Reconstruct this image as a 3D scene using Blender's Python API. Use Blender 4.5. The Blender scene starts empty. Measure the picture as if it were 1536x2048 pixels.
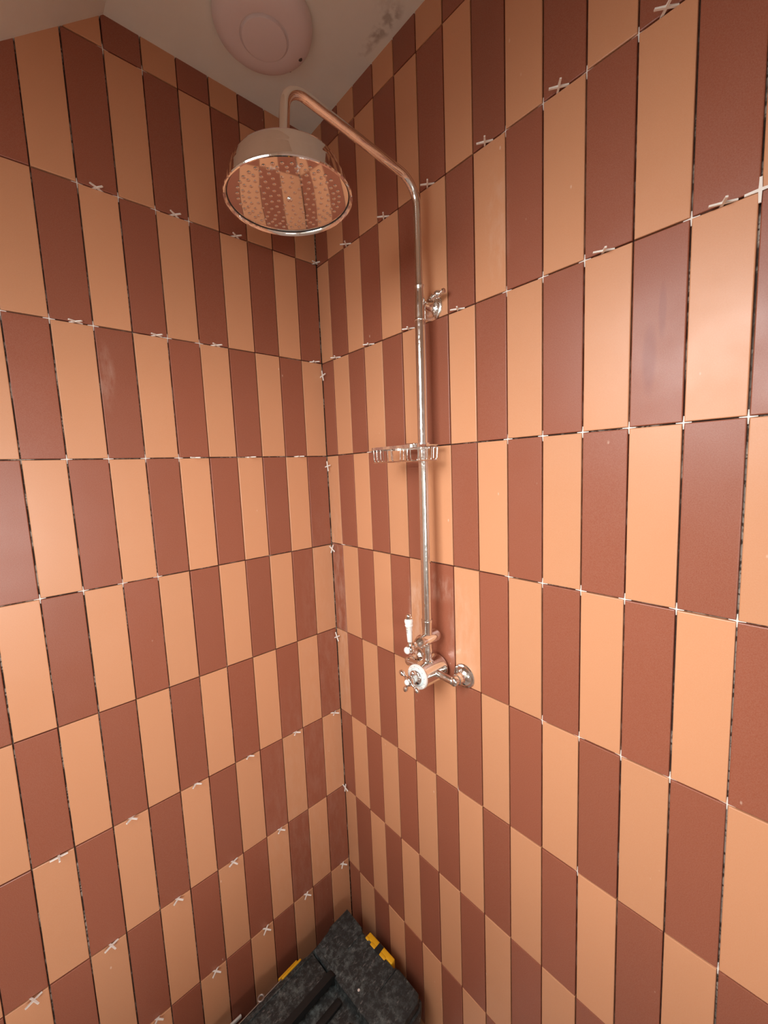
import bpy, bmesh, math, random
from mathutils import Vector, Matrix
random.seed(7)
PI = math.pi
COL = bpy.context.scene.collection
SC = bpy.context.scene

# ------------------------------------------------------------------ camera, world, light, exposure
CAM = Vector((1.048031, -0.714148, -0.043124))
RW = Matrix(((0.6701207985536615, 0.7411585186029135, -0.04027611758485511),
             (-0.05420864721861052, 0.10298575122619413, 0.9932045900064793),
             (0.740269908825222, -0.6633837391325969, 0.10919009451957773)))
cd = bpy.data.cameras.new('camera')
cd.sensor_fit = 'VERTICAL'; cd.sensor_height = 24.0; cd.sensor_width = 18.0
cd.lens = 813.347 / 2048 * 24.0
cd.clip_start = 0.02
cam = bpy.data.objects.new('camera', cd); COL.objects.link(cam)
cam.matrix_world = Matrix.Translation(CAM) @ RW.transposed().to_4x4()
SC.camera = cam

CEIL = 0.893
FLOOR = -1.70
RX = 2.0            # room extent along x
SY0 = -0.485        # where the ceiling starts to slope
SS = 0.88           # slope (drop per metre)
SY1 = -1.95
def slope_z(y): return CEIL - SS * (SY0 - y)
# slope opening for a roof window, unseen and invented to light the walls
WX0, WX1, WY0, WY1 = 0.35, 1.10, -0.95, -1.48

w = bpy.data.worlds.new('sky'); SC.world = w; w.use_nodes = True
w.node_tree.nodes['Background'].inputs[0].default_value = (0.80, 0.90, 1.0, 1)
w.node_tree.nodes['Background'].inputs[1].default_value = 2.0

sl_n = Vector((0, SS, -1)).normalized()      # points into the room? checked below
ld = bpy.data.lights.new('added_roof_light', 'AREA'); ld.shape = 'RECTANGLE'  # lamp behind the invented roof window, added to light the tiles
ld.size = WX1 - WX0 - 0.06; ld.size_y = (WY0 - WY1) * math.hypot(1, SS) - 0.06
ld.energy = 8.3; ld.spread = math.radians(98); ld.color = (1.0, 0.965, 0.92)
lo = bpy.data.objects.new('added_roof_light', ld); COL.objects.link(lo)
cy = (WY0 + WY1) / 2
lo.location = Vector(((WX0 + WX1) / 2, cy, slope_z(cy))) - sl_n * 0.14
lo.rotation_euler = Vector((0, 1.3, -.75)).to_track_quat('-Z', 'Y').to_euler()

# second window, unseen, added low in the far wall to light the left wall
FY0, FY1, FZ0, FZ1 = -1.65, -0.82, -0.55, -0.10
l2 = bpy.data.lights.new('added_side_light', 'AREA'); l2.shape = 'RECTANGLE'
l2.size = FY1 - FY0 - .06; l2.size_y = FZ1 - FZ0 - .06
l2.energy = 14.8; l2.spread = math.radians(110); l2.color = (1.0, 0.965, 0.92)
l2o = bpy.data.objects.new('added_side_light', l2); COL.objects.link(l2o)
l2o.location = (RX + .13, (FY0 + FY1) / 2, (FZ0 + FZ1) / 2)
l2o.rotation_euler = Vector((-1, 0, 0)).to_track_quat('-Z', 'Y').to_euler()

SC.view_settings.view_transform = 'Standard'; SC.view_settings.look = 'None'
SC.view_settings.gamma = 1.0; SC.view_settings.use_curve_mapping = False
SC.view_settings.exposure = 0.0

# ------------------------------------------------------------------ materials
def srgb(r, g, b):
    f = lambda c: (c / 255 / 12.92) if c <= 10.3 else ((c / 255 + 0.055) / 1.055) ** 2.4
    return (f(r), f(g), f(b), 1)
def new_mat(name, col, rough=0.5, metal=0.0, spec=0.5):
    m = bpy.data.materials.new(name); m.use_nodes = True
    b = m.node_tree.nodes['Principled BSDF']
    b.inputs['Base Color'].default_value = col if len(col) == 4 else (*col, 1)
    b.inputs['Roughness'].default_value = rough; b.inputs['Metallic'].default_value = metal
    b.inputs['Specular IOR Level'].default_value = spec
    return m
def nodes(m): return m.node_tree.nodes, m.node_tree.links, m.node_tree.nodes['Principled BSDF']
def mixc(N, L, fac, a, b, blend='MIX'):
    n = N.new('ShaderNodeMix'); n.data_type = 'RGBA'; n.blend_type = blend
    for s, v in ((n.inputs[0], fac), (n.inputs[6], a), (n.inputs[7], b)):
        if hasattr(v, 'is_linked'): L.new(v, s)
        else: s.default_value = v
    return n.outputs[2]
def noise(N, L, vec, scale, detail=3, rough=.5):
    n = N.new('ShaderNodeTexNoise'); n.inputs['Scale'].default_value = scale
    n.inputs['Detail'].default_value = detail; n.inputs['Roughness'].default_value = rough
    L.new(vec, n.inputs['Vector']); return n.outputs['Fac']
def ramp(N, L, src, a, b, lo_=0.0, hi_=1.0):
    n = N.new('ShaderNodeMapRange'); n.inputs[1].default_value = a; n.inputs[2].default_value = b
    n.inputs[3].default_value = lo_; n.inputs[4].default_value = hi_; L.new(src, n.inputs[0]); return n.outputs[0]
def mth(N, L, op, a, b=None):
    n = N.new('ShaderNodeMath'); n.operation = op
    for s, v in ((n.inputs[0], a), (n.inputs[1], b)):
        if v is None: continue
        if hasattr(v, 'is_linked'): L.new(v, s)
        else: s.default_value = v
    return n.outputs[0]
def coord(N, stretch=None, L=None):
    t = N.new('ShaderNodeTexCoord').outputs['Object']
    if stretch:
        mp = N.new('ShaderNodeMapping'); mp.inputs['Scale'].default_value = stretch; L.new(t, mp.inputs[0]); return mp.outputs[0]
    return t
def blob(N, L, co, c, rad):
    """soft mask 1 inside an ellipsoid"""
    mp = N.new('ShaderNodeMapping'); mp.vector_type = 'POINT'
    mp.inputs['Scale'].default_value = tuple(1 / r for r in rad)
    mp.inputs['Location'].default_value = tuple(-c[i] / rad[i] for i in range(3))
    L.new(co, mp.inputs[0])
    ln = N.new('ShaderNodeVectorMath'); ln.operation = 'LENGTH'; L.new(mp.outputs[0], ln.inputs[0])
    return ramp(N, L, ln.outputs['Value'], 1.0, 0.55)

def tile_mat(name, col, hazes, specks=0.5, rough=.36, finger=None):
    m = new_mat(name, col, rough, 0, .48); N, L, b = nodes(m)
    co = coord(N)
    at = N.new('ShaderNodeAttribute'); at.attribute_name = 'tone'
    tone = ramp(N, L, at.outputs['Fac'], 0, 1, 0.94, 1.06)
    cl = N.new('ShaderNodeCombineColor')
    for i in range(3): L.new(tone, cl.inputs[i])
    base = mixc(N, L, 1.0, col, cl.outputs[0], 'MULTIPLY')
    # fine glaze mottling
    fine = noise(N, L, co, 700, 2)
    base = mixc(N, L, ramp(N, L, fine, .3, .7, 0, .10), base, (0.75, 0.55, 0.42, 1))
    # dried grout haze where the tiles were wiped
    hz = None
    for c, r, s in hazes:
        k = mth(N, L, 'MULTIPLY', blob(N, L, co, c, r), s)
        hz = k if hz is None else mth(N, L, 'MAXIMUM', hz, k)
    if hz is not None:
        streak = noise(N, L, coord(N, (60, 60, 18), L), 1.0, 4, .65)
        k = mth(N, L, 'MULTIPLY', hz, ramp(N, L, streak, .42, .68))
        base = mixc(N, L, k, base, (.80, .62, .50, 1))
    # small flecks of dried adhesive
    v = N.new('ShaderNodeTexVoronoi'); v.inputs['Scale'].default_value = 26; v.inputs['Randomness'].default_value = 1
    L.new(coord(N, (1.6, 1.6, .8), L), v.inputs['Vector'])
    rare = noise(N, L, co, 9, 1)
    dot = mth(N, L, 'MULTIPLY', ramp(N, L, v.outputs['Distance'], .085, .05), ramp(N, L, rare, .60, .64))
    base = mixc(N, L, mth(N, L, 'MULTIPLY', dot, specks), base, (.86, .68, .54, 1))
    if finger:
        for c, r, s in finger:      # greasy finger smear
            sm = mth(N, L, 'MULTIPLY', blob(N, L, co, c, r), s)
            base = mixc(N, L, sm, base, (.22, .05, .035, 1))
    L.new(base, b.inputs['Base Color'])
    rg = noise(N, L, co, 14, 3)
    L.new(ramp(N, L, rg, .3, .7, rough - .04, rough + .05), b.inputs['Roughness'])
    bp = N.new('ShaderNodeBump'); bp.inputs['Strength'].default_value = .12; bp.inputs['Distance'].default_value = .0004
    L.new(fine, bp.inputs['Height']); L.new(bp.outputs[0], b.inputs['Normal'])
    return m
LIGHT = (0.655, 0.312, 0.160, 1)
DARK = (0.300, 0.085, 0.044, 1)
right_haze = [((.025, 0, -.48), (.05, .1, .42), .22), ((.37, 0, -.40), (.045, .1, .11), .42), ((.50, 0, -.43), (.05, .1, .15), .16),
              ((.42, 0, -.33), (.1, .1, .04), .25), ((.60, 0, .40), (.03, .1, .12), .2)]
left_haze = [((0, -.05, -.60), (.1, .10, .5), .07), ((0, -.13, -1.1), (.1, .2, .5), .08), ((0, -.55, .17), (.1, .02, .08), .2)]
M = {}
M['light_r'] = tile_mat('light_terracotta_tile', LIGHT, right_haze, .55)
M['dark_r'] = tile_mat('dark_oxblood_tile', DARK, right_haze, .45,
                       finger=[((.853, 0, .10), (.011, .05, .060), .5), ((.868, 0, .165), (.006, .05, .045), .45)])
M['light_l'] = tile_mat('light_terracotta_tile_side', LIGHT, left_haze, .55)
M['dark_l'] = tile_mat('dark_oxblood_tile_side', DARK, left_haze, .45)

def adhesive():
    m = new_mat('tile_adhesive', (.2, .15, .12), .9); N, L, b = nodes(m)
    n1 = noise(N, L, coord(N), 22, 4, .6); n2 = noise(N, L, coord(N), 160, 2)
    k = ramp(N, L, n1, .50, .60)
    k = mth(N, L, 'MAXIMUM', k, mth(N, L, 'MULTIPLY', blob(N, L, coord(N), (1.02, 0, -.45), (.10, .2, .75)), ramp(N, L, n1, .3, .45)))
    c = mixc(N, L, k, (.07, .045, .035, 1), (.62, .55, .47, 1))
    c = mixc(N, L, ramp(N, L, n2, .5, .6), c, (.10, .07, .05, 1))
    L.new(c, b.inputs['Base Color']); return m
M['adhesive'] = adhesive()

def plaster(name, c1, c2, stains=()):
    m = new_mat(name, c1, .85); N, L, b = nodes(m); co = coord(N)
    n = noise(N, L, co, 7, 5, .6)
    c = mixc(N, L, ramp(N, L, n, .35, .7), c1, c2)
    for cc, r, s, colr in stains:
        k = mth(N, L, 'MULTIPLY', blob(N, L, co, cc, r), ramp(N, L, noise(N, L, co, 60, 3), .40, .60))
        c = mixc(N, L, mth(N, L, 'MULTIPLY', k, s), c, colr)
    L.new(c, b.inputs['Base Color'])
    bp = N.new('ShaderNodeBump'); bp.inputs['Strength'].default_value = .25; bp.inputs['Distance'].default_value = .002
    L.new(noise(N, L, co, 45, 4), bp.inputs['Height']); L.new(bp.outputs[0], b.inputs['Normal'])
    return m
M['ceiling'] = plaster('ceiling_plaster', (.89, .92, .85, 1), (.85, .87, .79, 1),
    [((.355, -.030, CEIL), (.055, .022, .1), .55, (.30, .26, .20, 1)), ((.30, -.03, CEIL), (.04, .016, .1), .4, (.34, .29, .23, 1)),
     ((.40, -.06, CEIL), (.05, .03, .1), .2, (.4, .34, .28, 1))])
M['wall'] = plaster('bare_plaster', (.84, .83, .80, 1), (.78, .77, .74, 1))
M['floor'] = plaster('pale_floor', (.82, .81, .79, 1), (.76, .75, .73, 1))
def chrome_mat():
    m = new_mat('polished_chrome', (.84, .84, .82), .06, 1.0); N, L, b = nodes(m); co = coord(N)
    L.new(ramp(N, L, noise(N, L, co, 130, 4, .7), .38, .72, .04, .26), b.inputs['Roughness']); return m
M['chrome'] = chrome_mat()
M['chrome_clean'] = new_mat('clean_chrome', (.86, .86, .84), .05, 1.0)
M['chrome_soft'] = new_mat('satin_chrome', (.78, .77, .75), .14, 1.0)
M['dark_gap'] = new_mat('dark_rubber', (.02, .02, .02), .6)
M['ceramic'] = new_mat('white_ceramic', (.86, .86, .84), .12, 0, .6)
M['enamel'] = new_mat('pale_blue_enamel', (.62, .72, .74), .2, 0, .5)
M['spacer'] = new_mat('white_plastic_spacer', (.92, .89, .83), .45)
M['fan'] = new_mat('white_fan_plastic', (.84, .77, .77), .38)
M['fan_dark'] = new_mat('dark_socket', (.10, .08, .07), .7)
M['frame'] = new_mat('white_painted_frame', (.8, .78, .74), .4)
M['yellow'] = new_mat('yellow_plastic', (.86, .47, .015), .42)
M['steel'] = new_mat('grey_steel_rod', (.42, .40, .38), .4, .8)
def dusty_black():
    m = new_mat('dusty_black_plastic', (.02, .023, .024), .55); N, L, b = nodes(m); co = coord(N)
    a = noise(N, L, co, 60, 8, .78); s = noise(N, L, coord(N, (190, 60, 60), L), 1, 5, .7); big = noise(N, L, co, 7, 3)
    k = mth(N, L, 'MULTIPLY', ramp(N, L, a, .47, .66), ramp(N, L, big, .32, .62, .25, 1))
    c = mixc(N, L, mth(N, L, 'MULTIPLY', k, .62), (.017, .023, .025, 1), (.23, .29, .29, 1))
    c = mixc(N, L, mth(N, L, 'MULTIPLY', ramp(N, L, s, .58, .70), .35), c, (.45, .45, .43, 1))
    v = N.new('ShaderNodeTexVoronoi'); v.inputs['Scale'].default_value = 17; L.new(co, v.inputs['Vector'])
    dot = mth(N, L, 'MULTIPLY', ramp(N, L, v.outputs['Distance'], .07, .045), ramp(N, L, noise(N, L, co, 11, 1), .5, .56))
    c = mixc(N, L, dot, c, (.8, .78, .74, 1))
    L.new(c, b.inputs['Base Color'])
    bp = N.new('ShaderNodeBump'); bp.inputs['Strength'].default_value = .35; bp.inputs['Distance'].default_value = .0012
    L.new(a, bp.inputs['Height']); L.new(bp.outputs[0], b.inputs['Normal'])
    return m
M['black'] = dusty_black()
def glass():
    m = bpy.data.materials.new('window_glass'); m.use_nodes = True; N = m.node_tree.nodes; L = m.node_tree.links
    N.remove(N['Principled BSDF']); t = N.new('ShaderNodeBsdfTransparent'); g = N.new('ShaderNodeBsdfGlossy')
    g.inputs['Roughness'].default_value = .02; mx = N.new('ShaderNodeMixShader'); mx.inputs[0].default_value = .06
    L.new(t.outputs[0], mx.inputs[1]); L.new(g.outputs[0], mx.inputs[2]); L.new(mx.outputs[0], N['Material Output'].inputs[0])
    return m
M['glass'] = glass()

# ------------------------------------------------------------------ mesh helpers
def link(name, bm, mat, parent=None, smooth=False, mats=None, weld=True):
    if weld: bmesh.ops.recalc_face_normals(bm, faces=bm.faces)
    me = bpy.data.meshes.new(name); bm.to_mesh(me); bm.free()
    for m_ in (mats or [mat]): me.materials.append(m_)
    if smooth:
        for p in me.polygons: p.use_smooth = True
        try: me.set_sharp_from_angle(angle=math.radians(38))
        except Exception: pass
    o = bpy.data.objects.new(name, me); COL.objects.link(o)
    if parent:
        o.parent = parent
        o.matrix_parent_inverse = Matrix.Translation(-parent.location)
    return o
def thing(name, label, cat, loc=(0, 0, 0), group=None):
    o = bpy.data.objects.new(name, None); COL.objects.link(o); o.location = loc
    o.empty_display_size = .03; tag(o, label, cat, group); return o
def tag(o, label, cat, group=None):
    o['label'] = label; o['category'] = cat
    if group: o['group'] = group
    return o
def struct(o): o['kind'] = 'structure'; return o
def box(bm, a, b, bev=0.0, seg=2, mi=0):
    r = bmesh.ops.create_cube(bm, size=1); vs = r['verts']
    c = [(a[i] + b[i]) / 2 for i in range(3)]; s = [abs(b[i] - a[i]) for i in range(3)]
    for v in vs: v.co = Vector((c[0] + v.co.x * s[0], c[1] + v.co.y * s[1], c[2] + v.co.z * s[2]))
    fs = {f for v in vs for f in v.link_faces}
    if bev:
        es = {e for v in vs for e in v.link_edges}
        r = bmesh.ops.bevel(bm, geom=list(es), offset=bev, segments=seg, affect='EDGES', profile=.5)
        fs = set(r['faces']) | {f for f in fs if f.is_valid}
    for f in fs:
        if f.is_valid: f.material_index = mi
    return bm
def basis(d):
    d = d.normalized(); u = d.orthogonal().normalized(); return u, d.cross(u)
def lathe(bm, p, d, prof, n=48, u=None):
    """prof: [(distance along d, radius)] ; closed at ends when the radius is 0"""
    p = Vector(p); d = Vector(d).normalized()
    if u is None: u, v = basis(d)
    else: u = Vector(u).normalized(); v = d.cross(u)
    rings = []
    for (h, r) in prof:
        if r < 1e-6: rings.append([bm.verts.new(p + d * h)])
        else: rings.append([bm.verts.new(p + d * h + (u * math.cos(2 * PI * i / n) + v * math.sin(2 * PI * i / n)) * r) for i in range(n)])
    for A, B in zip(rings, rings[1:]):
        for i in range(n):
            j = (i + 1) % n
            if len(A) == 1 and len(B) == 1: continue
            if len(A) == 1: bm.faces.new((A[0], B[i], B[j]))
            elif len(B) == 1: bm.faces.new((A[i], A[j], B[0]))
            else: bm.faces.new((A[i], A[j], B[j], B[i]))
    if len(rings[0]) > 1: bm.faces.new(rings[0][::-1])
    if len(rings[-1]) > 1: bm.faces.new(rings[-1])
    return bm
def fillet(pts, rads, seg=10):
    """round the inner corners of a polyline"""
    out = [Vector(pts[0])]
    for i in range(1, len(pts) - 1):
        a, b, c = Vector(pts[i - 1]), Vector(pts[i]), Vector(pts[i + 1]); r = rads[i - 1]
        u = (a - b).normalized(); v = (c - b).normalized(); ang = u.angle(v)
        t = min(r / math.tan(ang / 2), (a - b).length * .49, (c - b).length * .49); r = t * math.tan(ang / 2)
        ctr = b + (u + v).normalized() * (r / math.sin(ang / 2)); s = b + u * t; e = b + v * t
        s0 = s - ctr; e0 = e - ctr; tot = s0.angle(e0); ax = s0.cross(e0).normalized()
        for k in range(seg + 1): out.append(ctr + Matrix.Rotation(tot * k / seg, 3, ax) @ s0)
    out.append(Vector(pts[-1])); return out
def tube(bm, pts, r, n=16, closed=False, caps=True):
    pts = [Vector(p) for p in pts]; N_ = len(pts); rings = []
    def tan(i):
        if closed: return (pts[(i + 1) % N_] - pts[i - 1]).normalized()
        if i == 0: return (pts[1] - pts[0]).normalized()
        if i == N_ - 1: return (pts[-1] - pts[-2]).normalized()
        return ((pts[i + 1] - pts[i]).normalized() + (pts[i] - pts[i - 1]).normalized()).normalized()
    t0 = tan(0); u = t0.orthogonal().normalized()
    for i in range(N_):
        t1 = tan(i); u = (t0.rotation_difference(t1) @ u); u = (u - t1 * u.dot(t1)).normalized(); v = t1.cross(u); t0 = t1
        rr = r[i] if isinstance(r, (list, tuple)) else r
        rings.append([bm.verts.new(pts[i] + (u * math.cos(2 * PI * k / n) + v * math.sin(2 * PI * k / n)) * rr) for k in range(n)])
    rng = range(N_) if closed else range(N_ - 1)
    for i in rng:
        A, B = rings[i], rings[(i + 1) % N_]
        off = 0
        if closed and i == N_ - 1:
            off = min(range(n), key=lambda o_: sum((A[k].co - B[(k + o_) % n].co).length for k in range(n)))
        for k in range(n):
            bm.faces.new((A[k], A[(k + 1) % n], B[(k + 1 + off) % n], B[(k + off) % n]))
    if caps and not closed: bm.faces.new(rings[0][::-1]); bm.faces.new(rings[-1])
    return bm
def ball(bm, c, r, n=20):
    bmesh.ops.create_uvsphere(bm, u_segments=n, v_segments=n // 2, radius=r, matrix=Matrix.Translation(Vector(c))); return bm
def BM(): return bmesh.new()

# ------------------------------------------------------------------ tiled walls
TW = .07; TH = .07 * 3.918775; AR = .82545; AL = 1.01508; GAP = .0024
ROWZ = {0: [(0.0067, -0.00017), (0.0016, -0.00037), (-0.0022, 0.0001), (-0.0022, 0.00013), (-0.0011, -9e-05), (0.001, -0.00025), (0.0003, -0.00011), (0.0034, -0.00016), (0.006, -0.00038)],
        1: [(0.0006, -0.0006), (-0.0064, 0.0006), (-0.0035, 0.00036), (-0.0021, 0.00038), (0.0037, -0.00016), (0.0009, 0.0), (-0.0017, 0.00015), (-0.0076, 0.0006), (-0.0065, 0.0006)]}
COLQ = {0: [(-0.0039, 0.0007), (-0.0043, 0.0007), (-0.0031, 0.00046), (-0.002, 0.0002), (-0.0009, 0.0001), (-0.0001, -1e-05), (0.0012, -0.00032), (0.0014, -0.00029), (0.0033, -0.00043), (0.0052, -0.00075)],
        1: [(-0.0015, 0.0), (0.0016, 0.0), (-0.0003, 4e-05), (0.0027, -0.00038), (0.0034, -0.0004), (0.0007, -7e-05), (0.0024, -0.0004), (-0.0009, 0.0001), (-0.0006, -8e-05), (-0.0007, 0.00015), (-0.0013, 0.00032), (-0.0003, 5e-05), (-0.0009, 0.00019), (-0.0016, 0.00026)]}
def junction(side, k, j):
    """distance from the corner and height of the joint crossing k (from the corner), j (from the top)"""
    if k == 0: q = 0.0
    else:
        q = ((AR if side else AL) + k - 1) * TW
        if k <= len(COLQ[side]): a, b = COLQ[side][k - 1]; q += a + b * j
    z = (4 - j) * TH
    if 1 <= j <= 9:
        a, b = ROWZ[side][j - 1]; z += a + b * min(k, 14)
    return q, z
def P3(side, q, z, d):      # d = distance out of the wall into the room
    return Vector((q, -d, z)) if side else Vector((d, -q, z))
def tiled_wall(side, name, ncol, mats):
    bm = BM(); tone = bm.loops.layers.float_color.new('tone')
    rnd = random.Random(11 + side)
    for j in range(0, 11):
        for k in range(ncol):
            c = [junction(side, k, j), junction(side, k + 1, j), junction(side, k + 1, j + 1), junction(side, k, j + 1)]
            if min(c[2][1], c[3][1]) > CEIL: continue
            g = GAP / 2; jx = rnd.uniform(-.0003, .0003); jz = rnd.uniform(-.0003, .0003); jd = rnd.uniform(-.0004, .0002)
            sx = (1, -1, -1, 1); sz = (-1, -1, 1, 1)
            if k == 0: edge0 = .0012
            def ring(ins, d):
                out = []
                for i in range(4):
                    q, z = c[i]
                    out.append(bm.verts.new(P3(side, q + sx[i] * (g + ins) + jx, z + sz[i] * (g + ins) + jz, d)))
                return out
            fr = ring(.0013, jd); m1 = ring(.0004, jd - .0004); m2 = ring(0, jd - .0013); bk = ring(0, -.0085)
            fs = [bm.faces.new(fr)]
            for A, B in ((m1, fr), (m2, m1), (bk, m2)):
                for i in range(4): fs.append(bm.faces.new((A[i], A[(i + 1) % 4], B[(i + 1) % 4], B[i])))
            dark = ((j + k) % 2 == 1) if side else ((j + k) % 2 == 0)
            t = rnd.random()
            for f in fs:
                f.material_index = 1 if dark else 0
                for l in f.loops: l[tone] = (t, t, t, 1)
    # backing wall with the adhesive bed
    L_ = (RX + .1) if side else (-SY1 + .1)
    if side: box(bm, (-.12, .0075, FLOOR - .1), (L_, .12, CEIL + .12), mi=2)
    else: box(bm, (-.12, -L_, FLOOR - .1), (-.0075, 0.0075, CEIL + .12), mi=2)
    # trim at the ceiling, the floor and the slope (plane just inside the ceiling slab)
    def cut(co, no): 
        bmesh.ops.bisect_plane(bm, geom=bm.verts[:] + bm.edges[:] + bm.faces[:], plane_co=co, plane_no=no, clear_outer=True)
    cut((0, 0, CEIL + .004), (0, 0, 1)); cut((0, 0, FLOOR - .004), (0, 0, -1))
    if side: cut((RX + .004, 0, 0), (1, 0, 0))
    else:
        cut((0, SY1 - .004, 0), (0, -1, 0)); cut(Vector((0, SY0, CEIL)) - sl_n * .004, -sl_n)
    bmesh.ops.recalc_face_normals(bm, faces=bm.faces)
    return struct(link(name, bm, None, mats=mats, weld=False))
wall_r = tiled_wall(1, 'wall_right', 30, [M['light_r'], M['dark_r'], M['adhesive']])
wall_l = tiled_wall(0, 'wall_left', 29, [M['light_l'], M['dark_l'], M['adhesive']])

# ------------------------------------------------------------------ rest of the room shell
bm = BM(); box(bm, (-.12, SY1 - .1, FLOOR - .1), (RX + .1, .12, FLOOR)); struct(link('floor', bm, M['floor']))
bm = BM(); box(bm, (-.12, SY0, CEIL), (RX + .1, .12, CEIL + .1)); struct(link('ceiling', bm, M['ceiling']))
def slope_slab(bm, x0, x1, y0, y1, t=.12, mi=0):
    vs = []
    for yy in (y0, y1):
        for xx in (x0, x1):
            p = Vector((xx, yy, slope_z(yy)))
            vs.append(bm.verts.new(p)); vs.append(bm.verts.new(p - sl_n * t))
    a, A, b, B, c, C_, d, D = vs
    for f in ((a, b, d, c), (A, C_, D, B), (a, A, B, b), (c, d, D, C_), (a, c, C_, A), (b, B, D, d)):
        bm.faces.new(f).material_index = mi
bm = BM()
slope_slab(bm, -.12, RX + .1, SY0, WY0); slope_slab(bm, -.12, RX + .1, WY1, SY1)
slope_slab(bm, -.12, WX0, WY0, WY1); slope_slab(bm, WX1, RX + .1, WY0, WY1)
struct(link('ceiling_slope', bm, M['ceiling']))
bm = BM(); box(bm, (RX, SY1 - .1, FLOOR - .05), (RX + .1, FY0, CEIL + .1)); box(bm, (RX, FY1, FLOOR - .05), (RX + .1, .12, CEIL + .1))
box(bm, (RX, FY0, FLOOR - .05), (RX + .1, FY1, FZ0)); box(bm, (RX, FY0, FZ1), (RX + .1, FY1, CEIL + .1)); struct(link('wall_far', bm, M['wall']))
bm = BM(); box(bm, (-.12, SY1 - .1, FLOOR - .05), (RX + .1, SY1, slope_z(SY1) + .05)); struct(link('wall_rear', bm, M['wall']))
HX, HZ = 1.44, -0.06     # unseen partition, added to keep side-window light off the upper and lower tiles
bm = BM(); box(bm, (HX, SY1, HZ), (HX + .06, .0, CEIL + .05)); box(bm, (HX, SY1, FLOOR), (HX + .06, .0, -.68)); struct(link('wall_light_block', bm, M['wall']))
# invented roof window: frame and pane
win = bpy.data.objects.new('invented_roof_window', None); COL.objects.link(win); win['kind'] = 'structure'
win.location = ((WX0 + WX1) / 2, cy, slope_z(cy))
def on_slope(x, y, off): return Vector((x, y, slope_z(y))) - sl_n * off
bm = BM()
def slope_box(bm, x0, x1, y0, y1, o0, o1):
    v = [bm.verts.new(on_slope(x, y, o)) for o in (o0, o1) for y in (y0, y1) for x in (x0, x1)]
    for f in ((0, 1, 3, 2), (4, 6, 7, 5), (0, 4, 5, 1), (2, 3, 7, 6), (0, 2, 6, 4), (1, 5, 7, 3)): bm.faces.new([v[i] for i in f])
fw = .035
slope_box(bm, WX0, WX1, WY0, WY0 - fw, .03, .09); slope_box(bm, WX0, WX1, WY1 + fw, WY1, .03, .09)
slope_box(bm, WX0, WX0 + fw, WY0 - fw, WY1 + fw, .03, .09); slope_box(bm, WX1 - fw, WX1, WY0 - fw, WY1 + fw, .03, .09)
struct(link('invented_window_frame', bm, M['frame'], win))
bm = BM(); slope_box(bm, WX0 + fw, WX1 - fw, WY0 - fw, WY1 + fw, .058, .064); struct(link('invented_window_pane', bm, M['glass'], win))

win2 = bpy.data.objects.new('invented_side_window', None); COL.objects.link(win2); win2['kind'] = 'structure'; win2.location = (RX + .05, (FY0 + FY1) / 2, FZ0)  # frame and pane of the added side window
bm = BM()
for a, b in (((RX + .03, FY0, FZ0), (RX + .08, FY1, FZ0 + fw)), ((RX + .03, FY0, FZ1 - fw), (RX + .08, FY1, FZ1)), ((RX + .03, FY0, FZ0 + fw), (RX + .08, FY0 + fw, FZ1 - fw)), ((RX + .03, FY1 - fw, FZ0 + fw), (RX + .08, FY1, FZ1 - fw))): box(bm, a, b)
struct(link('invented_window_frame', bm, M['frame'], win2))
bm = BM(); box(bm, (RX + .052, FY0 + fw, FZ0 + fw), (RX + .058, FY1 - fw, FZ1 - fw)); struct(link('invented_window_pane', bm, M['glass'], win2))

# ------------------------------------------------------------------ ceiling extractor fan
FC = Vector((.193, -.231, CEIL))
fan = thing('extractor_fan', 'round white plastic extractor fan with a raised central disc on the ceiling above the shower', 'extractor fan', FC)
bm = BM(); lathe(bm, FC, (0, 0, -1), [(0, .101), (.007, .1015), (.015, .099), (.022, .092), (.027, .082), (.030, .070), (.0315, .058), (.0312, .0505), (.029, .0480)], 72)
link('fan_cover', bm, M['fan'], fan, True)
bm = BM(); lathe(bm, FC + Vector((0, 0, -.027)), (0, 0, -1), [(0, .0462), (.0068, .0462), (.0085, .0452), (.0092, .042), (.0098, 0)], 64)
link('centre_disc', bm, M['fan'], fan, True)
for dx, dy, rr in ((.004, .083, .0052), (-.040, .083, .0034), (-.033, .0865, .0026)):
    p = FC + Vector((dx, dy, 0)); R_ = math.hypot(dx, dy)
    bm = BM(); bmesh.ops.create_uvsphere(bm, u_segments=14, v_segments=8, radius=rr, matrix=Matrix.Translation(p + Vector((0, 0, -.0255 + max(0, (R_ - .083)) * .7))) @ Matrix.Diagonal((1, 1, .45, 1)))
    h = link('screw_hole', bm, M['fan_dark'], fan, True)

# ------------------------------------------------------------------ shower set
XR = .438
sh = thing('shower_set', 'chrome exposed shower column with overhead rose and thermostatic valve on the tiled right wall', 'shower', (XR, -.05, -.52))
RB = Vector((XR, -.049, -.41)); RT = Vector((XR, -.0415, .335))
def riser_at(z): return RB.lerp(RT, (z - RB.z) / (RT.z - RB.z))
bm = BM(); tube(bm, [RB, riser_at(.262)], .0112, 40); link('riser_pipe', bm, M['chrome'], sh, True)
# collar that joins riser and arm
up = (RT - RB).normalized()
bm = BM(); lathe(bm, riser_at(.262), up, [(0, .0116), (.001, .0122), (.003, .0122), (.0038, .0116), (.006, .0116), (.030, .0113), (.046, .0102), (.062, .0096), (.066, .0098), (.068, .0108), (.0715, .0108), (.0725, .0088)], 40)
link('riser_collar', bm, M['chrome'], sh, True)
# arm
AE = Vector((XR, -.3470, .470))
apts = fillet([RT, (XR, -.0415, .532), (XR, -.338, .561), AE], [.052, .036], 18)
bm = BM(); tube(bm, apts, .0083, 32); link('shower_arm', bm, M['chrome'], sh, True)
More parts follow.
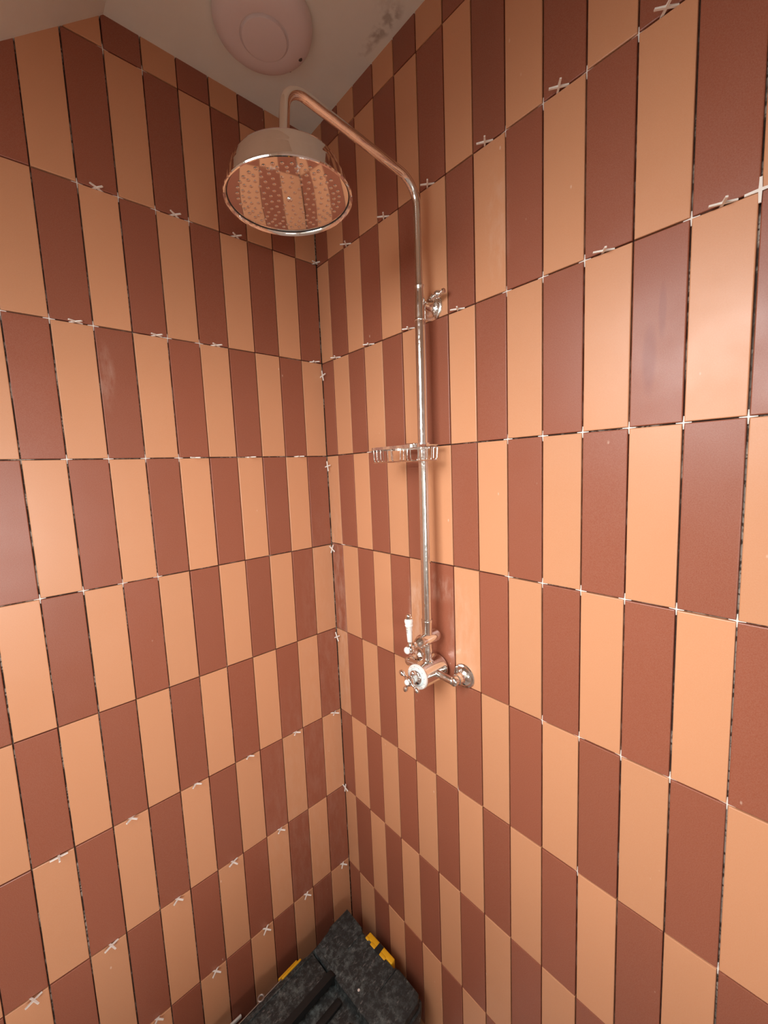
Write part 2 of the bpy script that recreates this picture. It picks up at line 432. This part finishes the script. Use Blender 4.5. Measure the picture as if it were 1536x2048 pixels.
# head
HC = Vector((XR + .001, -.3434, .3845)); hu = Vector((-.009, -.040, 1)).normalized()
bm = BM()
prof = [(.0060, .0975), (.0020, .0982), (.0003, .0995), (-.0008, .1010), (-.0002, .1025), (.0016, .1032), (.0034, .1022), (.0045, .0995), (.0062, .0972), (0.01, 0.0958), (0.024, 0.0945), (0.0271, 0.093), (0.0284, 0.0898), (0.0322, 0.0888), (0.0418, 0.087), (0.0487, 0.082), (0.0538, 0.072), (0.0576, 0.058), (0.0602, 0.042), (0.0621, 0.026), (0.0646, 0.0165), (0.0684, 0.0125), (0.0735, 0.0108), (0.0913, 0.0102), (0.0938, 0.0088)]
prof = [(h, q * .975 if h < .06 else q) for h, q in prof]; lathe(bm, HC, hu, prof, 96); hd = link('shower_head', bm, M['chrome_clean'], sh, True)
bm = BM(); lathe(bm, HC + hu * .0046, -hu, [(-.001, .0942), (0, .0940), (.0006, .080), (.0010, .05), (.0010, 0)], 96)
fp = link('face_plate', bm, M['chrome_soft'], hd, True)
M['chrome_soft'].node_tree.nodes['Principled BSDF'].inputs['Roughness'].default_value = .05
bm = BM(); tube(bm, [HC + hu * .0046 + (basis(hu)[0] * math.cos(a) + basis(hu)[1] * math.sin(a)) * (.0948) for a in [2 * PI * i / 96 for i in range(96)]], .0010, 8, closed=True)
link('seal_ring', bm, M['dark_gap'], hd, True)
bm = BM(); hU, hV = basis(hu)
for r_, n_ in ((.018, 8), (.029, 13), (.040, 18), (.051, 23), (.062, 28), (.071, 33), (.079, 37)):
    for i in range(n_):
        a = 2 * PI * i / n_ + r_ * 40
        p = HC + (hU * math.cos(a) + hV * math.sin(a)) * r_ + hu * .0038
        lathe(bm, p, -hu, [(0, .0031), (.0005, .0027), (.0009, .0016), (.0010, 0)], 12)
nz = link('spray_nozzles', bm, M['chrome_soft'], hd, True); nz['kind'] = 'stuff'
bm = BM(); lathe(bm, HC + hu * .0036, -hu, [(0, .0048), (.001, .0046), (.0025, .0034), (.003, 0)], 20); link('centre_screw', bm, M['chrome'], hd, True)

# wall bracket below the collar
bz = .297; bp_ = riser_at(bz)
bm = BM(); lathe(bm, (XR + .001, 0, bz), (0, -1, 0), [(0, .0265), (.0025, .0265), (.0045, .0245), (.0050, .0205), (.0085, .0190), (.010, .0165), (.011, .0110), (.016, .0085), (.024, .0078), (.0315, .0085), (.036, .0085)], 48)
br = link('wall_bracket', bm, M['chrome'], sh, True)
bm = BM(); lathe(bm, (XR + .010, -.0215, bz + .012), (1, 0, .10), [(0, .0045), (.004, .0048), (.006, .0062), (.010, .0062), (.012, .0036), (.014, .0036), (.018, .0072), (.023, .0078), (.027, .0062), (.030, .0034), (.033, .0034), (.0365, .0052), (.040, .0050), (.043, 0)], 24)
link('bracket_screw', bm, M['chrome'], br, True)

# --- valve
VX, VZ = .434, -.520
bm = BM(); lathe(bm, (VX, -.006, VZ), (0, -1, 0), [(0, 0), (0, .0255), (.002, .0285), (.004, .0300), (.006, .0302), (.010, .0292), (.070, .0288), (.072, .0292), (.0735, .0288), (.074, .0270)], 64)
vb = link('valve_body', bm, M['chrome'], sh, True)
bm = BM(); lathe(bm, (VX, -.079, VZ), (0, -1, 0), [(0, .0285), (.0035, .0288), (.0060, .0276), (.0066, .0262), (.0050, .0215), (.0045, .0200)], 64)
link('temperature_ring', bm, M['ceramic'], vb, True)
bm = BM(); lathe(bm, (VX, -.081, VZ), (0, -1, 0), [(0, .0222), (.0026, .0218), (.0050, .0195), (.0056, .0168)], 64)
link('scale_band', bm, M['enamel'], vb, True)
# numerals on the ring: small black ticks, temperature scale
bm = BM()
for i in range(12):
    a = PI * 2 * i / 12 + .2
    for s in (0,):
        d = Vector((math.cos(a), 0, math.sin(a))); t = Vector((-math.sin(a), 0, math.cos(a)))
        c0 = Vector((VX, -.0859, VZ)) + d * .0247
        vs = [bm.verts.new(c0 + d * x * .0011 + t * y * .00025 + Vector((0, -k, 0))) for k in (0, .0003) for (x, y) in ((-1, -1), (1, -1), (1, 1), (-1, 1))]
        for f in ((0, 1, 2, 3), (7, 6, 5, 4), (0, 4, 5, 1), (1, 5, 6, 2), (2, 6, 7, 3), (3, 7, 4, 0)): bm.faces.new([vs[q] for q in f])
mk = link('scale_marks', bm, M['dark_gap'], vb)
bm = BM(); lathe(bm, (VX, -.081, VZ), (0, -1, 0), [(0, .0165), (.0056, .0165), (.008, .0150), (.0095, .0115), (.011, .0095), (.020, .0088), (.022, .0100), (.026, .0100), (.028, .0085)], 40)
link('valve_spindle', bm, M['chrome'], vb, True)
# cross handle
HY = -.109
bm = BM(); lathe(bm, (VX, -.101, VZ), (0, -1, 0), [(0, .0085), (.002, .0105), (.006, .0112), (.010, .0110), (.013, .0095), (.0145, .0078), (.0150, .006)], 32)
ch = link('cross_handle', bm, M['chrome'], sh, True)
bm = BM(); lathe(bm, (VX, -.1155, VZ), (0, -1, 0), [(0, .0066), (.0022, .0064), (.004, .0050), (.005, .0025), (.0053, 0)], 28); link('handle_cap', bm, M['ceramic'], ch, True)
for q in range(4):
    a = math.radians(62 + 90 * q); d = Vector((math.cos(a), 0, math.sin(a)))
    bm = BM(); lathe(bm, Vector((VX, HY, VZ)) + d * .008, d, [(0, .0042), (.006, .0032), (.009, .0030), (.0115, .0036), (.0125, .0048), (.0155, .0058), (.0190, .0058), (.0220, .0048), (.0240, .0028), (.0248, 0)], 20)
    link('handle_spoke', bm, M['chrome'], ch, True)
# inlet arms and wall roses, both sides
for s in (1, -1):
    ex = VX + s * .070
    bm = BM(); path = fillet([(VX + s * .022, -.044, VZ + .004), (ex - s * .004, -.040, VZ - .002), (ex, -.036, VZ - .002), (ex, -.008, VZ - .003)], [.004, .008], 8)
    tube(bm, path, .0082, 24); ie = link('inlet_elbow', bm, M['chrome'], sh, True)
    bm = BM(); lathe(bm, (ex, -.046, VZ - .002), (0, 1, 0), [(0, 0), (.0005, .006), (.003, .0098), (.007, .0112), (.011, .0112), (.0125, .0100), (.0165, .0100), (.0175, .0122), (.0255, .0122), (.027, .0105)], 32)
    link('union_nut', bm, M['chrome'], ie, True)
    bm = BM(); lathe(bm, (ex, 0, VZ - .003), (0, -1, 0), [(0, .0275), (.0022, .0277), (.0045, .0262), (.0055, .0225), (.0095, .0205), (.0125, .0170), (.0150, .0130), (.0185, .0122), (.019, .0100)], 48)
    link('wall_rose', bm, M['chrome'], ie, True)
# stub, diverter and lever
TZ = -.4395
sx = Vector((XR, -.049, VZ))
bm = BM(); lathe(bm, (XR - .001, -.049, VZ + .022), (0, 0, 1), [(0, .0135), (.008, .0130), (.010, .0105), (.0125, .0100), (.026, .0100), (.028, .0118), (.036, .0118), (.040, .0108), (.062, .0108)], 32)
st = link('outlet_stub', bm, M['chrome'], sh, True)
bm = BM(); lathe(bm, (XR, -.012, TZ + .002), (0, -1, -.02), [(0, 0), (.0008, .005), (.003, .0105), (.007, .0140), (.011, .0150), (.056, .0150), (.062, .0138), (.068, .0115), (.073, .0092), (.077, .0062), (.080, .0060), (.0825, .0070), (.0855, .0072), (.088, .006)], 40)
dv = link('diverter_barrel', bm, M['chrome'], sh, True)
bm = BM(); lathe(bm, riser_at(TZ + .006), up, [(0, .0118), (.014, .0112), (.018, .0118), (.036, .0128), (.0375, .0132), (.0385, .0128), (.040, .0134), (.0415, .0132), (.0425, .0115)], 40)
link('riser_nut', bm, M['chrome'], sh, True)
LY = -.1065; LZ = TZ - .004
bm = BM(); ball(bm, (XR, LY, LZ), .0098, 28); lathe(bm, (XR, LY, LZ), (0, 0, 1), [(.004, .0062), (.010, .0050), (.0125, .0042), (.0145, .0050), (.0165, .0050)], 24)
lv = link('diverter_lever', bm, M['chrome'], sh, True)
bm = BM(); lathe(bm, (XR, LY - .0075, LZ - .001), (0, -1, 0), [(0, .0072), (.002, .0082), (.004, .0078), (.006, .0058), (.0072, .003), (.0075, 0)], 28); link('lever_button', bm, M['ceramic'], lv, True)
bm = BM(); lathe(bm, (XR, LY, LZ + .016), (-.03, 0, 1), [(0, .0048), (.001, .0056), (.020, .0063), (.034, .0072), (.036, .0086), (.038, .0090), (.0395, .0082), (.0405, .0084), (.047, .0098), (.050, .0092), (.0515, .0070)], 36)
link('ceramic_grip', bm, M['ceramic'], lv, True)
bm = BM(); lathe(bm, (XR - .0015, LY, LZ + .067), (-.03, 0, 1), [(0, .0062), (.002, .0072), (.0045, .0072), (.006, .0058), (.0085, .0060), (.0105, .0052), (.012, .003), (.0125, 0)], 28)
link('lever_finial', bm, M['chrome'], lv, True)
# faint grey print on the ceramic grip
bm = BM()
for i, (dz, wd) in enumerate(((.0335, .0028), (.0285, .0034), (.0255, .0016), (.0225, .0024))):
    c0 = Vector((XR + .0004, LY - .0064 - dz * .03, LZ + .016 + dz))
    box(bm, c0 - Vector((wd, .0006, .0003)), c0 + Vector((wd * .6, -.0002, .0003)))
link('grip_print', bm, M['fan_dark'], lv)

# ------------------------------------------------------------------ soap basket on the riser
BZ = -.002
sb = thing('soap_basket', 'small chrome wire soap basket clamped halfway up the shower riser', 'soap basket', (XR, -.047, BZ))
bx0, bx1, by0, by1 = .333, .474, -.112, -.024
def rrect(x0, x1, y0, y1, r, z, n=6):
    out = []
    for cx_, cy_, a0 in ((x1 - r, y1 - r, 0), (x0 + r, y1 - r, 90), (x0 + r, y0 + r, 180), (x1 - r, y0 + r, 270)):
        for k in range(n + 1):
            a = math.radians(a0 + 90 * k / n); out.append(Vector((cx_ + r * math.cos(a), cy_ + r * math.sin(a), z)))
    return out
bm = BM(); up_ = rrect(bx0, bx1, by0, by1, .016, BZ + .0030); lo_ = rrect(bx0, bx1, by0, by1, .016, BZ - .0030)
ui = rrect(bx0 + .0015, bx1 - .0015, by0 + .0015, by1 - .0015, .0145, BZ + .0030); li = rrect(bx0 + .0015, bx1 - .0015, by0 + .0015, by1 - .0015, .0145, BZ - .0030)
rr_ = [[bm.verts.new(p) for p in q] for q in (up_, lo_, li, ui)]
for a in range(4):
    A, B = rr_[a], rr_[(a + 1) % 4]
    for i in range(len(A)): bm.faces.new((A[i], A[(i + 1) % len(A)], B[(i + 1) % len(A)], B[i]))
link('basket_rim', bm, M['chrome'], sb, True)
bm = BM(); tube(bm, rrect(bx0 + .004, bx1 - .004, by0 + .004, by1 - .004, .013, BZ - .030), .0012, 8, closed=True); link('base_hoop', bm, M['chrome'], sb, True)
def wire(p0, p1, vertical_axis):
    a0 = Vector(p0); a1 = Vector(p1); d = (a1 - a0).normalized()
    pts = fillet([a0, a0 + Vector((0, 0, -.0275)) + d * .002, a1 + Vector((0, 0, -.0275)) - d * .002, a1], [.006, .006], 5)
    b_ = BM(); tube(b_, pts, .0010, 8); link('basket_wire', b_, M['chrome'], sb, True)
for y in (-.098, -.084, -.070, -.056, -.040): wire((bx0 + .001, y, BZ - .002), (bx1 - .001, y, BZ - .002), 0)
for x in (.347, .358, .371, .405, .438 - .0001, .462):
    if abs(x - XR) < .01: x = .4515
    wire((x, by0 + .001, BZ - .002), (x, by1 - .001, BZ - .002), 1)
rb = riser_at(BZ)
bm = BM(); lathe(bm, rb + Vector((0, 0, -.006)), (0, 0, 1), [(0, .0114), (0, .0150), (.014, .0150), (.014, .0114)], 32); link('riser_clamp', bm, M['chrome'], sb, True)
bm = BM(); box(bm, (.398, -.060, BZ - .001), (.424, -.046, BZ + .0095), .002); box(bm, (.420, -.056, BZ + .0005), (.430, -.048, BZ + .0065), .001)
lathe(bm, (.372, -.053, BZ + .004), (1, 0, 0), [(0, 0), (.0005, .003), (.003, .0036), (.006, .0034), (.008, .0022), (.026, .0022)], 16)
link('clamp_block', bm, M['chrome'], sb, True)

# ------------------------------------------------------------------ black tool case on the floor in the corner
TZ0 = -1.455
tb = thing('tool_case', 'scuffed black plastic tool case with yellow latches standing on the floor in the corner', 'tool case', (.22, -.32, FLOOR))
X0, X1, Y1, Y0 = .061, .386, -.047, -.590
bm = BM(); box(bm, (X0 + .012, Y0 + .010, FLOOR), (X1 - .010, Y1 - .012, TZ0 - .050), .012, 3)
for yy in (-.14, -.26, -.38, -.50): box(bm, (X1 - .014, yy - .012, FLOOR + .02), (X1 - .004, yy + .012, TZ0 - .06), .003)
for xx in (.12, .22, .32): box(bm, (xx - .012, Y1 - .016, FLOOR + .02), (xx + .012, Y1 - .006, TZ0 - .06), .003)
link('case_body', bm, M['black'], tb, True)
# lid: outline with chamfered corners, moulded panels and a sunken tray
def prism(bm, pts, z0, z1, bev=.004):
    A = [bm.verts.new((x, y, z0)) for x, y in pts]; B = [bm.verts.new((x, y, z1)) for x, y in pts]
    n = len(pts); bm.faces.new(A[::-1]); top = bm.faces.new(B)
    for i in range(n): bm.faces.new((A[i], A[(i + 1) % n], B[(i + 1) % n], B[i]))
    if bev: bmesh.ops.bevel(bm, geom=list(top.edges), offset=bev, segments=2, affect='EDGES', profile=.5)
tx0, tx1, ty1, ty0 = .190, .318, -.192, -.480
bm = BM()
prism(bm, [(X1 - .016, Y0), (X1, Y0 + .02), (X1, Y1 - .026), (X1 - .012, Y1 - .006), (.285, Y1), (.278, Y1 - .010), (.150, Y1 - .012), (.143, Y1 - .002), (X0 + .003, Y1), (X0, Y1 - .003), (X0, -.118), (X0 + .006, -.128), (X0 + .004, -.210), (X0 - .004, -.222), (X0 - .010, -.30), (X0 - .010, Y0)], TZ0 - .054, TZ0 - .022, .003)
# ring of panels around the tray
prism(bm, [(X0 + .002, Y1 - .002), (X0 + .002, -.120), (X0 + .014, -.130), (X0 + .014, -.192), (tx1 - .002, ty1 + .002), (X1 - .006, ty1 + .002), (X1 - .006, Y1 - .028), (X1 - .018, Y1 - .010), (.292, Y1 - .006), (.284, Y1 - .020), (.148, Y1 - .020), (.140, Y1 - .006)][::-1], TZ0 - .023, TZ0)
prism(bm, [(tx1, ty1), (tx1, Y0 + .01), (X1 - .006, Y0 + .01), (X1 - .006, ty1)], TZ0 - .023, TZ0 - .001)
prism(bm, [(X0 + .014, -.196), (X0 + .006, -.23), (X0 + .006, Y0 + .01), (.148, Y0 + .01), (.148, -.196)], TZ0 - .023, TZ0 - .004)
prism(bm, [(.150, ty0), (.150, Y0 + .01), (tx1 - .002, Y0 + .01), (tx1 - .002, ty0)], TZ0 - .023, TZ0 - .001)
link('case_lid', bm, M['black'], tb, True)
# raised seams and moulded lines on the lid
for a, b, bv in (((.1475, -.120, TZ0 - .001), (.1515, Y1 - .016, TZ0 + .003), .001), ((.110, -.1835, TZ0 - .001), (.150, -.1805, TZ0 + .002), .0008),
                 ((.285, -.125, TZ0 - .001), (.289, Y1 - .012, TZ0 + .003), .001), ((.322, -.46, TZ0 - .003), (.326, -.21, TZ0 + .002), .001), ((X0 + .018, -.50, TZ0 - .007), (X0 + .022, -.20, TZ0 - .001), .001)):
    bm = BM(); box(bm, a, b, bv); link('lid_rib', bm, M['black'], tb, True)
# carrying handle lying in the tray
bm = BM()
hp = fillet([(.166, ty1 + .012, TZ0 - .030), (.166, ty1 - .004, TZ0 + .001), (.166, ty0 + .01, TZ0 + .001), (.166, ty0, TZ0 - .030)], [.012, .012], 6)
tube(bm, hp, .0135, 4); link('carry_handle', bm, M['dark_gap'], tb, True)
M['handle'] = new_mat('black_handle_plastic', (.007, .010, .011), .62); bpy.data.objects['carry_handle'].data.materials[0] = M['handle']
bm = BM(); box(bm, (.205, -.46, TZ0 - .024), (.225, -.205, TZ0 - .012), .004); box(bm, (.27, -.46, TZ0 - .024), (.30, -.215, TZ0 - .010), .004)
link('tray_insert', bm, M['handle'], tb, True)
# side latch bracket on the right end, dark part
def latch(name, pts_box, blacks):
    b_ = BM()
    for a, b in pts_box: box(b_, a, b, .0035, 3)
    l = link(name, b_, M['yellow'], tb, True)
    for a, b in blacks:
        b_ = BM(); box(b_, a, b, .001); link('latch_inset', b_, M['handle'], l)
zt = TZ0 + .001
latch('latch', [((.166, Y1 - .014, zt - .030), (.270, Y1 + .003, zt)), ((.166, Y1 - .020, zt - .012), (.180, Y1 - .010, zt + .001)), ((.188, Y1 - .022, zt - .012), (.210, Y1 - .010, zt + .0005)), ((.226, Y1 - .022, zt - .012), (.250, Y1 - .010, zt + .0005)), ((.172, Y1 - .004, zt - .080), (.262, Y1 + .004, zt - .004))],
      [((.2090, Y1 - .0225, zt - .008), (.2270, Y1 + .0010, zt + .0016))])
latch('latch', [((X0 - .014, -.295, zt - .055), (X0 - .008, -.232, zt - .018)), ((X0 - .004, -.290, zt - .026), (X0 + .0035, -.225, zt - .010))], [])
bm = BM(); tube(bm, [(X0 + .0015, -.292, zt - .010), (X0 + .0015, -.47, zt - .010)], .0016, 10)
tube(bm, [Vector((X0 - .004, -.352, zt - .010)) + Vector((math.cos(a) * .0075, math.sin(a) * .0075, 0)) for a in [2 * PI * i / 24 for i in range(24)]], .0026, 8, closed=True)
link('hinge_rod', bm, M['steel'], tb, True)

bm = BM(); box(bm, (.004, -.475, -1.566), (.010, -.398, -1.558), .0012)
tag(link('tile_wedge', bm, M['spacer'], None), 'thin white plastic strip between the left wall and the tool case', 'strip')
# ------------------------------------------------------------------ tile spacers
def cross_mesh(name, arm, wid, th):
    bm = BM(); a, w_ = arm, wid / 2
    pts = [(-w_, w_), (-w_, a), (w_, a), (w_, w_), (a, w_), (a, -w_), (w_, -w_), (w_, -a), (-w_, -a), (-w_, -w_), (-a, -w_), (-a, w_)][::-1]
    prism(bm, pts, -th / 2, th / 2, .0004); bmesh.ops.recalc_face_normals(bm, faces=bm.faces)
    me = bpy.data.meshes.new(name); bm.to_mesh(me); bm.free(); me.materials.append(M['spacer']); return me
me_out = cross_mesh('tile_spacer', .0150, .0030, .0025)
me_in = cross_mesh('tile_spacer', .0095, .0014, .0016)
first = {}
def put_spacer(me, mw, label, group):
    key = me.name
    if key not in first: o = bpy.data.objects.new('tile_spacer', me); first[key] = o
    else: o = first[key].copy()
    COL.objects.link(o); o.matrix_world = mw; tag(o, label, 'tile spacer', group); return o
ORD = ['', 'first', 'second', 'third', 'fourth', 'fifth', 'sixth', 'seventh', 'eighth', 'ninth', 'tenth', 'eleventh', 'twelfth', 'thirteenth', 'fourteenth', 'fifteenth']
rowname = {1: 'joint nearest the ceiling', 2: 'joint behind the shower head', 3: 'joint at wall bracket height', 4: 'joint at soap basket height',
           5: 'first joint below the basket', 6: 'joint at valve height', 7: 'first joint below the valve', 8: 'second joint below the valve', 9: 'joint just above the tool case'}
# (side, distance from corner, row, spin in degrees, stand-off)
OUT = [(0, .530, 2, 35, .001), (0, .3826, 2, 38, .002), (0, .2404, 2, 40, .002), (0, .592, 3, 40, .003), (0, .4449, 3, 36, .003), (0, .3124, 3, 42, .003), (0, .0290, 3, 45, .003),
       (0, .3849, 4, 30, .002), (0, .2454, 4, 40, .002), (0, .099, 4, 48, .002),
       (0, .0290, 7, 38, .004), (0, .1680, 7, 44, .000), (0, .3123, 7, 45, -.004), (0, .453, 7, 45, -.003), (0, .5963, 7, 42, .000), (0, .7280, 7, 0, .002),
       (0, .2401, 8, 40, .002), (0, .3814, 8, 28, .003), (0, .5209, 8, 38, .000), (0, .6615, 8, 24, .003), (0, .7960, 8, 28, .006),
       (0, .0300, 9, 38, .003), (0, .1703, 9, 40, .003), (0, .307, 9, 38, .004), (0, .4513, 9, 38, .003), (0, .5915, 9, 42, .000),
       (1, .863, 2, 40, .003), (1, .718, 2, 37, .003), (1, .5787, 2, 36, .002), (1, .437, 2, 40, .002), (1, .2985, 2, 42, .002), (1, .1510, 2, 42, .003),
       (1, .932, 3, 22, .001), (1, .789, 3, 28, .001), (1, .5082, 3, 33, .001), (1, .3673, 3, 36, .001), (1, .2255, 3, 38, .002), (1, .0800, 3, 38, .002)]
cnt = {}
OUT = [(s, q, j, spin, off + (.003 if j < 4 and s == 0 else .0045 if j < 4 else .002)) for s, q, j, spin, off in OUT]
for s, q, j, spin, off in OUT: cnt.setdefault((s, j), []).append(q)
for s, q, j, spin, off in OUT:
    k = q / TW; a, b = ROWZ[s][j - 1]; z = (4 - j) * TH + a + b * k
    rk = sorted(cnt[(s, j)]).index(q) + 1
    lab = '%s white spacer from corner standing out of %s wall, %s' % (ORD[rk], 'right' if s else 'left', rowname[j])
    mw = Matrix.Translation(P3(s, q, z, off)) @ Matrix.Rotation(math.radians(spin + random.uniform(-3, 3)), 4, 'Z') @ Matrix.Rotation(math.radians(random.uniform(-5, 5)), 4, 'X')
    put_spacer(me_out, mw, lab, 'white cross spacers standing out of the horizontal joints')
# spacers caught in the corner itself
for q, z, lab, rx in ((.005, .2335, 'white spacer standing upright in the corner joint below bracket height', 12), (.005, -.033, 'white spacer in the corner joint just below soap basket height', 10),
                      (.004, -.288, 'white cross spacer leaning in the corner joint below the soap basket height', -28), (.004, -.572, 'white cross spacer tilted in the corner joint near the valve height', 28),
                      (.004, -1.094, 'white cross spacer upright in the corner joint two rows below the valve', -14), (.007, .551, 'white cross spacer lying in the corner behind the shower head', 90)):
    mw = Matrix.Translation(Vector((.0125, -.0085, z))) @ Matrix.Rotation(math.radians(-2), 4, 'Z') @ Matrix.Rotation(math.radians(90), 4, 'X') @ Matrix.Rotation(math.radians(rx), 4, 'Z')
    if rx == 90: mw = Matrix.Translation(Vector((.007, -q, z))) @ Matrix.Rotation(math.radians(20), 4, 'Z')
    put_spacer(me_out, mw, lab, 'white cross spacers in the wall corner')
# spacers pressed flush into the joint crossings
IN = {(0, 2): [7, 6, 5, 8], (0, 3): [10, 9, 8, 6, 5], (0, 4): [9, 8, 7, 6], (0, 5): [10, 9, 8, 7], (0, 1): [7, 6],
      (1, 2): [12, 10, 9, 11], (1, 3): [9, 10, 11, 13], (1, 4): [9, 10, 11, 12, 13, 14, 3], (1, 5): [1, 9, 10, 11, 12, 13, 14], (1, 6): [10, 11, 12, 13, 14], (1, 7): [7, 11, 14]}
for (s, j), ks in IN.items():
    for k in ks:
        q, z = junction(s, k, j)
        lab = 'flush spacer at %s %s crossing from corner, %s' % ('right-wall' if s else 'left-wall', ORD[k], rowname[j])
        rot = Matrix.Rotation(math.radians(90), 4, 'X') if s else Matrix.Rotation(math.radians(90), 4, 'Y') @ Matrix.Rotation(math.radians(90), 4, 'Z')
        mw = Matrix.Translation(P3(s, q, z, -.0036)) @ rot
        put_spacer(me_in, mw, lab, 'white cross spacers pressed flush into the joint crossings')
q, z = junction(1, 14, 3)
mw = Matrix.Translation(P3(1, q, z, .0012)) @ Matrix.Rotation(math.radians(90), 4, 'X')
put_spacer(me_out, mw, 'large white cross spacer over the joint crossing at far right, bracket height', 'white cross spacers standing proud on crossings')
q, z = junction(0, 6, 2)
# the case stands slightly turned in the corner
tb.location = (.2374, -.3228, FLOOR); tb.rotation_euler = (0, 0, math.radians(3.5))
